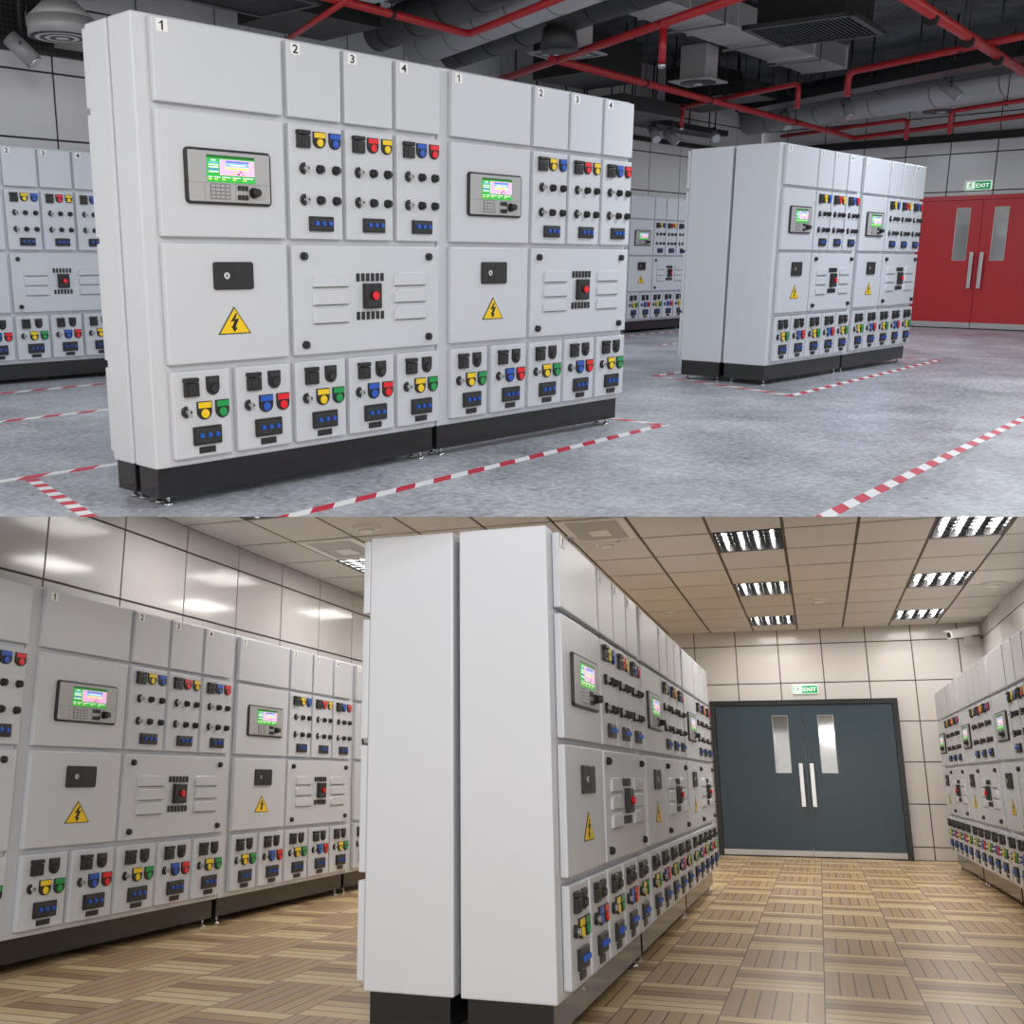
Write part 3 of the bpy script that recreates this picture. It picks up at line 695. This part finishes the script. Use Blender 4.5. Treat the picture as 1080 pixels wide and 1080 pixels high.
# flat silver duct, cut in sections
def box_part(name, parent, x0, x1, y0, y1, z0, z1, m, bev=.004): return MB().box(x0, x1, y0, y1, z0, z1, m, bev).build(name, parent)
t = thing('sheet_metal_duct', 'wide flat silver sheet metal duct under the slab above the red-door block', 'air duct', UPPER, (7.5, 2.58, 3.96), .06)
for k in range(5): box_part('duct_section', t, k * 1.22, k * 1.22 + 1.21, 0, .66, 0, .30, 'duct_silver')
for k in range(6): box_part('flange', t, k * 1.22 - .02, k * 1.22 + .012, -.02, .68, -.02, .32, 'duct_silver')
for k in range(4):
    m = MB(); m.box(k * 1.5 + .5, k * 1.5 + .53, -.05, .71, -.05, -.025, 'key_grey').cyl((k * 1.5 + .515, -.04, -.05), (k * 1.5 + .515, -.04, .38), .008, 'trim_black', seg=8).cyl((k * 1.5 + .515, .70, -.05), (k * 1.5 + .515, .70, .38), .008, 'trim_black', seg=8)
    m.build('hanger_rail', t)
def grille_box(label, cx, cy, z, a, b, rz, neck=.5, group='black ceiling air grilles'):
    t = thing('air_grille', label, 'air grille', UPPER, (cx, cy, z), rz, group)
    m = MB(); f = .06
    m.box(-a, a, -b, -b + f, -.02, .03, 'duct_dark', .004).box(-a, a, b - f, b, -.02, .03, 'duct_dark', .004).box(-a, -a + f, -b, b, -.02, .03, 'duct_dark', .004).box(a - f, a, -b, b, -.02, .03, 'duct_dark', .004); m.build('frame', t)
    m = MB(); n = 22
    for k in range(n): y = -b + f + (2 * b - 2 * f) * (k + .5) / n; m.box(-a + f, a - f, y - .008, y + .006, -.005, .03, 'duct_dark')
    m.box(-a + f, a - f, -b + f, b - f, .03, .04, 'duct_black'); m.build('slats', t)
    box_part('plenum', t, -a * .8, a * .8, -b * .8, b * .8, .04, neck, 'duct_black')
grille_box('large black air grille hanging at the top edge above the red-door block', 9.0, 1.28, 3.58, .60, .58, .12)
grille_box('black ribbed air grille just over the top of door 1 of the biggest cabinet', 3.55, 4.02, 3.45, .50, .42, .08)
def diffuser_box(label, cx, cy, z, s, rz, round_=False):
    t = thing('ceiling_diffuser', label, 'air diffuser', UPPER, (cx, cy, z), rz, 'boxed silver diffusers')
    box_part('box', t, -s * .62, s * .62, -s * .62, s * .62, .04, .46, 'duct_silver')
    m = MB(); m.box(-s, s, -s, s, 0, .02, 'alu_grey', .003)
    if round_: m.cyl((0, 0, -.012), (0, 0, .001), s * .8, 'plastic_black', s * .8, 28).cyl((0, 0, -.03), (0, 0, -.01), s * .2, 'steel')
    else:
        for k, mm in ((.82, 'plastic_dark'), (.66, 'alu_grey'), (.5, 'plastic_dark'), (.34, 'fitting_white')): m.box(-s * k, s * k, -s * k, s * k, -.004 * (2 - k), .0, mm)
    m.build('plate', t)
diffuser_box('silver boxed square diffuser above the second cabinet of the biggest pair', 7.83, 3.72, 3.50, .34, .1)
diffuser_box('silver box with round black speaker between pipes, left of the red-door block top', 10.75, 3.72, 3.52, .30, .1, True)
diffuser_box('silver box with round black outlet above the exit sign', 15.8, 2.3, 3.50, .36, .1, True)
c = Vector((6.70 - 7.40, 2.96 - 5.15, -.36)); tag(MB().cyl(c, c + Vector((0, 0, .22)), .20, 'duct_dark', .17, 28).cyl(c - Vector((0, 0, .008)), c, .18, 'duct_black', .18, 28).cyl(c - Vector((0, 0, .012)), c, .12, 'duct_dark', .12, 28).build('outlet_cup', dk), 'dark round outlet cup under the duct')
t = thing('round_diffuser', 'large pale round diffuser with ringed mouth over the rear row, top left corner', 'air diffuser', UPPER, (2.42, 5.42, 3.17)); MB().cyl((0, 0, 0), (0, 0, .16), .30, 'duct_light', .30, 36).cyl((0, 0, .16), (0, 0, .30), .30, 'duct_light', .16, 36).cyl((0, 0, .3), (0, 0, H_U - 3.175), .15, 'duct_light', .15, 28).build('bell', t)
m = MB()
for i, r in enumerate((.285, .24, .20, .155, .11, .06)): m.cyl((0, 0, -.006 - .001 * i), (0, 0, .002), r, ('plastic_dark', 'fitting_white')[i % 2], r, 36)
m.build('rings', t)
# dark plenum boxes and cable trays
def plenum(label, x0, x1, y0, y1, z0, z1, m='duct_black', rz=0.):
    t = thing('ventilation_box', label, 'ventilation box', UPPER, ((x0 + x1) / 2, (y0 + y1) / 2, z0), rz, 'black ventilation boxes')
    a, b = (x1 - x0) / 2, (y1 - y0) / 2
    box_part('casing', t, -a, a, -b, b, 0, z1 - z0, m)
    for s in (-1, 1):
        for q in (-1, 1): MB().cyl((s * a * .85, q * b * .85, z1 - z0), (s * a * .85, q * b * .85, H_U - .002 - z0), .01, 'trim_black', seg=8).build('hanger', t)
plenum('black ventilation box behind the silver square diffuser', 8.9, 10.1, 4.2, 5.1, 3.5, 4.0)
plenum('black ventilation box under the round speaker box, left of the red-door block', 12.5, 13.6, 4.62, 5.35, 3.55, 4.1)
plenum('low dark grey ventilation box over the right end of the biggest pair', 10.2, 11.7, 4.55, 5.35, 3.22, 3.42, 'duct_dark')
plenum('long black ventilation box behind the long red pipe, above the block of cabinets', 12.2, 13.2, 3.80, 4.5, 3.56, 3.76)
plenum('black ventilation box along the top left, over the narrow end of the biggest pair', 1.3, 3.1, 4.1, 4.9, 3.62, 4.0)
plenum('black ventilation box beside the red pipe above doors 2 and 3 of the biggest cabinet', 4.35, 5.5, 4.4, 5.35, 3.55, 3.95)
plenum('pale ventilation box above doors 2 and 3 of the biggest cabinet, under crossing red pipes', 4.2, 4.95, 3.3, 3.9, 3.62, 3.9, 'duct_light')
def cable_tray(label, a, b, w, m='duct_dark'):
    a, b = Vector(a), Vector(b); d = b - a; L = d.length; rz = math.atan2(d.y, d.x)
    t = thing('cable_tray', label, 'cable tray', UPPER, a, rz, 'black cable trays')
    mm = MB(); mm.box(0, L, -w / 2, -w / 2 + .02, 0, .09, 'trim_black').box(0, L, w / 2 - .02, w / 2, 0, .09, 'trim_black').box(0, L, -w / 2, w / 2, 0, .006, m); mm.build('side_rails', t)
    mm = MB(); n = int(L / .3)
    for k in range(n): mm.box(k * .3, k * .3 + .06, -w / 2, w / 2, .05, .09, 'trim_black')
    mm.build('rungs', t)
    for k in range(0, n, 4):
        for s in (-1, 1): MB().cyl((k * .3 + .03, s * w * .48, .05), (k * .3 + .03, s * w * .48, H_U - .002 - a.z), .012, 'trim_black', seg=8).build('hanger_rod', t)
cable_tray('black cable tray with rods running behind the drop pipe toward the right edge', (13.9, 4.7, 3.52), (11.6, -.9, 3.52), .42)
cable_tray('black cable tray along the rear wall, over the row of cabinets', (9.4, 5.65, 3.30), (14.9, 5.75, 3.30), .4)
# spotlights on stems
def spotlight(label, p, yaw, pitch=.7, glow='steel', stem=None):
    t = thing('track_spotlight', label, 'spotlight', UPPER, p, yaw, 'ceiling spotlights')
    m = MB(); m.cyl((0, 0, .05), (0, 0, H_U - p[2]), .012, 'trim_black', seg=8).box(-.012, .012, -.08, .08, .03, .06, 'trim_black'); m.build('stem', t)
    d = Vector((math.cos(pitch), 0, -math.sin(pitch)))
    m = MB(); m.cyl(-d * .14, d * .14, .075, 'key_grey', .075, 24); sh = m.build('lamp_head', t)
    m = MB(); m.cyl(d * .135, d * .155, .07, 'steel', .066, 24); m.build('lens', sh)
    return t
spotlight('cylinder spotlight hanging above the exit sign at far right', (13.0, 1.21, 3.40), -1.2)
spotlight('cylinder spotlight under the drop pipe, above the right half of the red-door block', (13.75, 2.94, 3.40), -2.0, 1.1)
spotlight('cylinder spotlight on the long red pipe, above the red-door block front corner', (14.3, 4.2, 3.40), -2.0, 1.1)
spotlight('cylinder spotlight at upper left, below the black mesh panel', (1.92, 5.2, 2.97), -.6, .8)
spotlight('small cylinder spotlight above the gap left of the red-door block', (12.1, 5.25, 3.10), -2.2, .8)
spotlight('second small cylinder spotlight above the gap, nearer to the red-door block', (12.9, 5.45, 3.13), -1.0, .8)
spotlight('small cylinder spotlight right over the blank end of the red-door block', (13.75, 5.15, 3.2), -2.4, .5)
t = thing('floodlight', 'square pale floodlight in front of the black mesh panel at top left', 'spotlight', UPPER, (2.36, 5.84, 3.37), .6)
box_part('head', t, -.08, .08, -.02, .04, -.06, .06, 'key_grey'); box_part('lens', t, -.05, .05, -.03, -.015, -.035, .035, 'fitting_white'); MB().box(-.095, .095, 0, .02, .0, .10, 'trim_black').cyl((0, .01, .1), (0, .01, H_U - 3.375), .012, 'trim_black').build('yoke', t)
t = thing('mesh_panel', 'black wire mesh panel hanging at the top left corner over the rear row', 'mesh panel', UPPER, (2.06, 5.98, 3.12))
m = MB()
for k in range(12): m.box(.0 + k * .05, .006 + k * .05, -.01, .0, 0, .62, 'duct_dark')
for k in range(13): m.box(0, .556, -.012, -.004, k * .05, k * .05 + .006, 'duct_dark')
m.build('wires', t); box_part('backing', t, 0, .556, .0, .02, 0, .62, 'duct_black')

# ------------------------------------------------------------------ light
def area(name, room, loc, sx, sy, power, col=(1, 1, 1), rot=(0, 0, 0)):
    l = bpy.data.lights.new(name, 'AREA'); l.shape = 'RECTANGLE'; l.size = sx; l.size_y = sy; l.energy = power; l.color = col
    o = bpy.data.objects.new(name, l); COL.objects.link(o); o.matrix_world = room @ Matrix.Translation(loc) @ (Matrix.Rotation(rot[2], 4, 'Z') @ Matrix.Rotation(rot[0], 4, 'X')); return o
WARM = (1., .955, .90)
for i, j in open_cells:
    x0, x1, y0, y1 = cell[i, j]
    area('fitting_lamp', LOWER, ((x0 + x1) / 2, (y0 + y1) / 2, CH - .03), .55, .8, 21 if i > 0 else 11, WARM)
area('front_fill', LOWER, (1.6, -5.6, 2.7), 1.2, .9, 115, WARM, (1.05, 0, .62))  # added fill behind the camera, no fitting, aimed at the left row
area('front_fill', LOWER, (2.6, -6.2, 2.7), .9, .9, 40, WARM, (.8, 0, 0))  # second added fill behind the camera, also without a fitting
COOL = (.88, .94, 1.)
for x, y in ((-2.5, -1.), (1., -2.6), (4.8, -1.6), (8.6, -1.2), (13.2, .0), (9.5, 3.0), (4., 3.0), (14.5, 3.4), (1.0, 3.6)):
    area('hall_fill', UPPER, (x, y, 3.18), .9, .9, {4.8: 62, 8.6: 75}.get(x, 34 if x < 6 else 52), COOL)  # added fill lights under the slab, not tied to any fitting
for y in (4.3, 7.2): area('aisle_fill', LOWER, (-1.95, y, CH - .03), .5, .8, 34, WARM)  # added fill over the aisle to brighten the left row, no fittings
w = bpy.data.worlds.new('world'); SC.world = w; w.use_nodes = True
bg = w.node_tree.nodes['Background']; bg.inputs[0].default_value = (1., .985, .965, 1); bg.inputs[1].default_value = 1.0

# ------------------------------------------------------------------ camera
cd = bpy.data.cameras.new('camera'); co = bpy.data.objects.new('camera', cd); COL.objects.link(co)
cd.sensor_width = 36; cd.lens = 36 * 1100.186 / 1080; cd.shift_x = (540 - 449.279) / 1080; cd.shift_y = (532.552 - 540) / 1080; cd.clip_start = .05
co.matrix_world = Matrix.Translation(CAM_LOC) @ Matrix((R_B[0], -R_B[1], -R_B[2])).transposed().to_4x4()
SC.camera = co
SC.view_settings.view_transform = 'Standard'; SC.view_settings.look = 'None'; SC.view_settings.exposure = .12; SC.view_settings.gamma = 1.; SC.view_settings.use_curve_mapping = False
SC.cycles.max_bounces = 8; SC.cycles.use_denoising = True
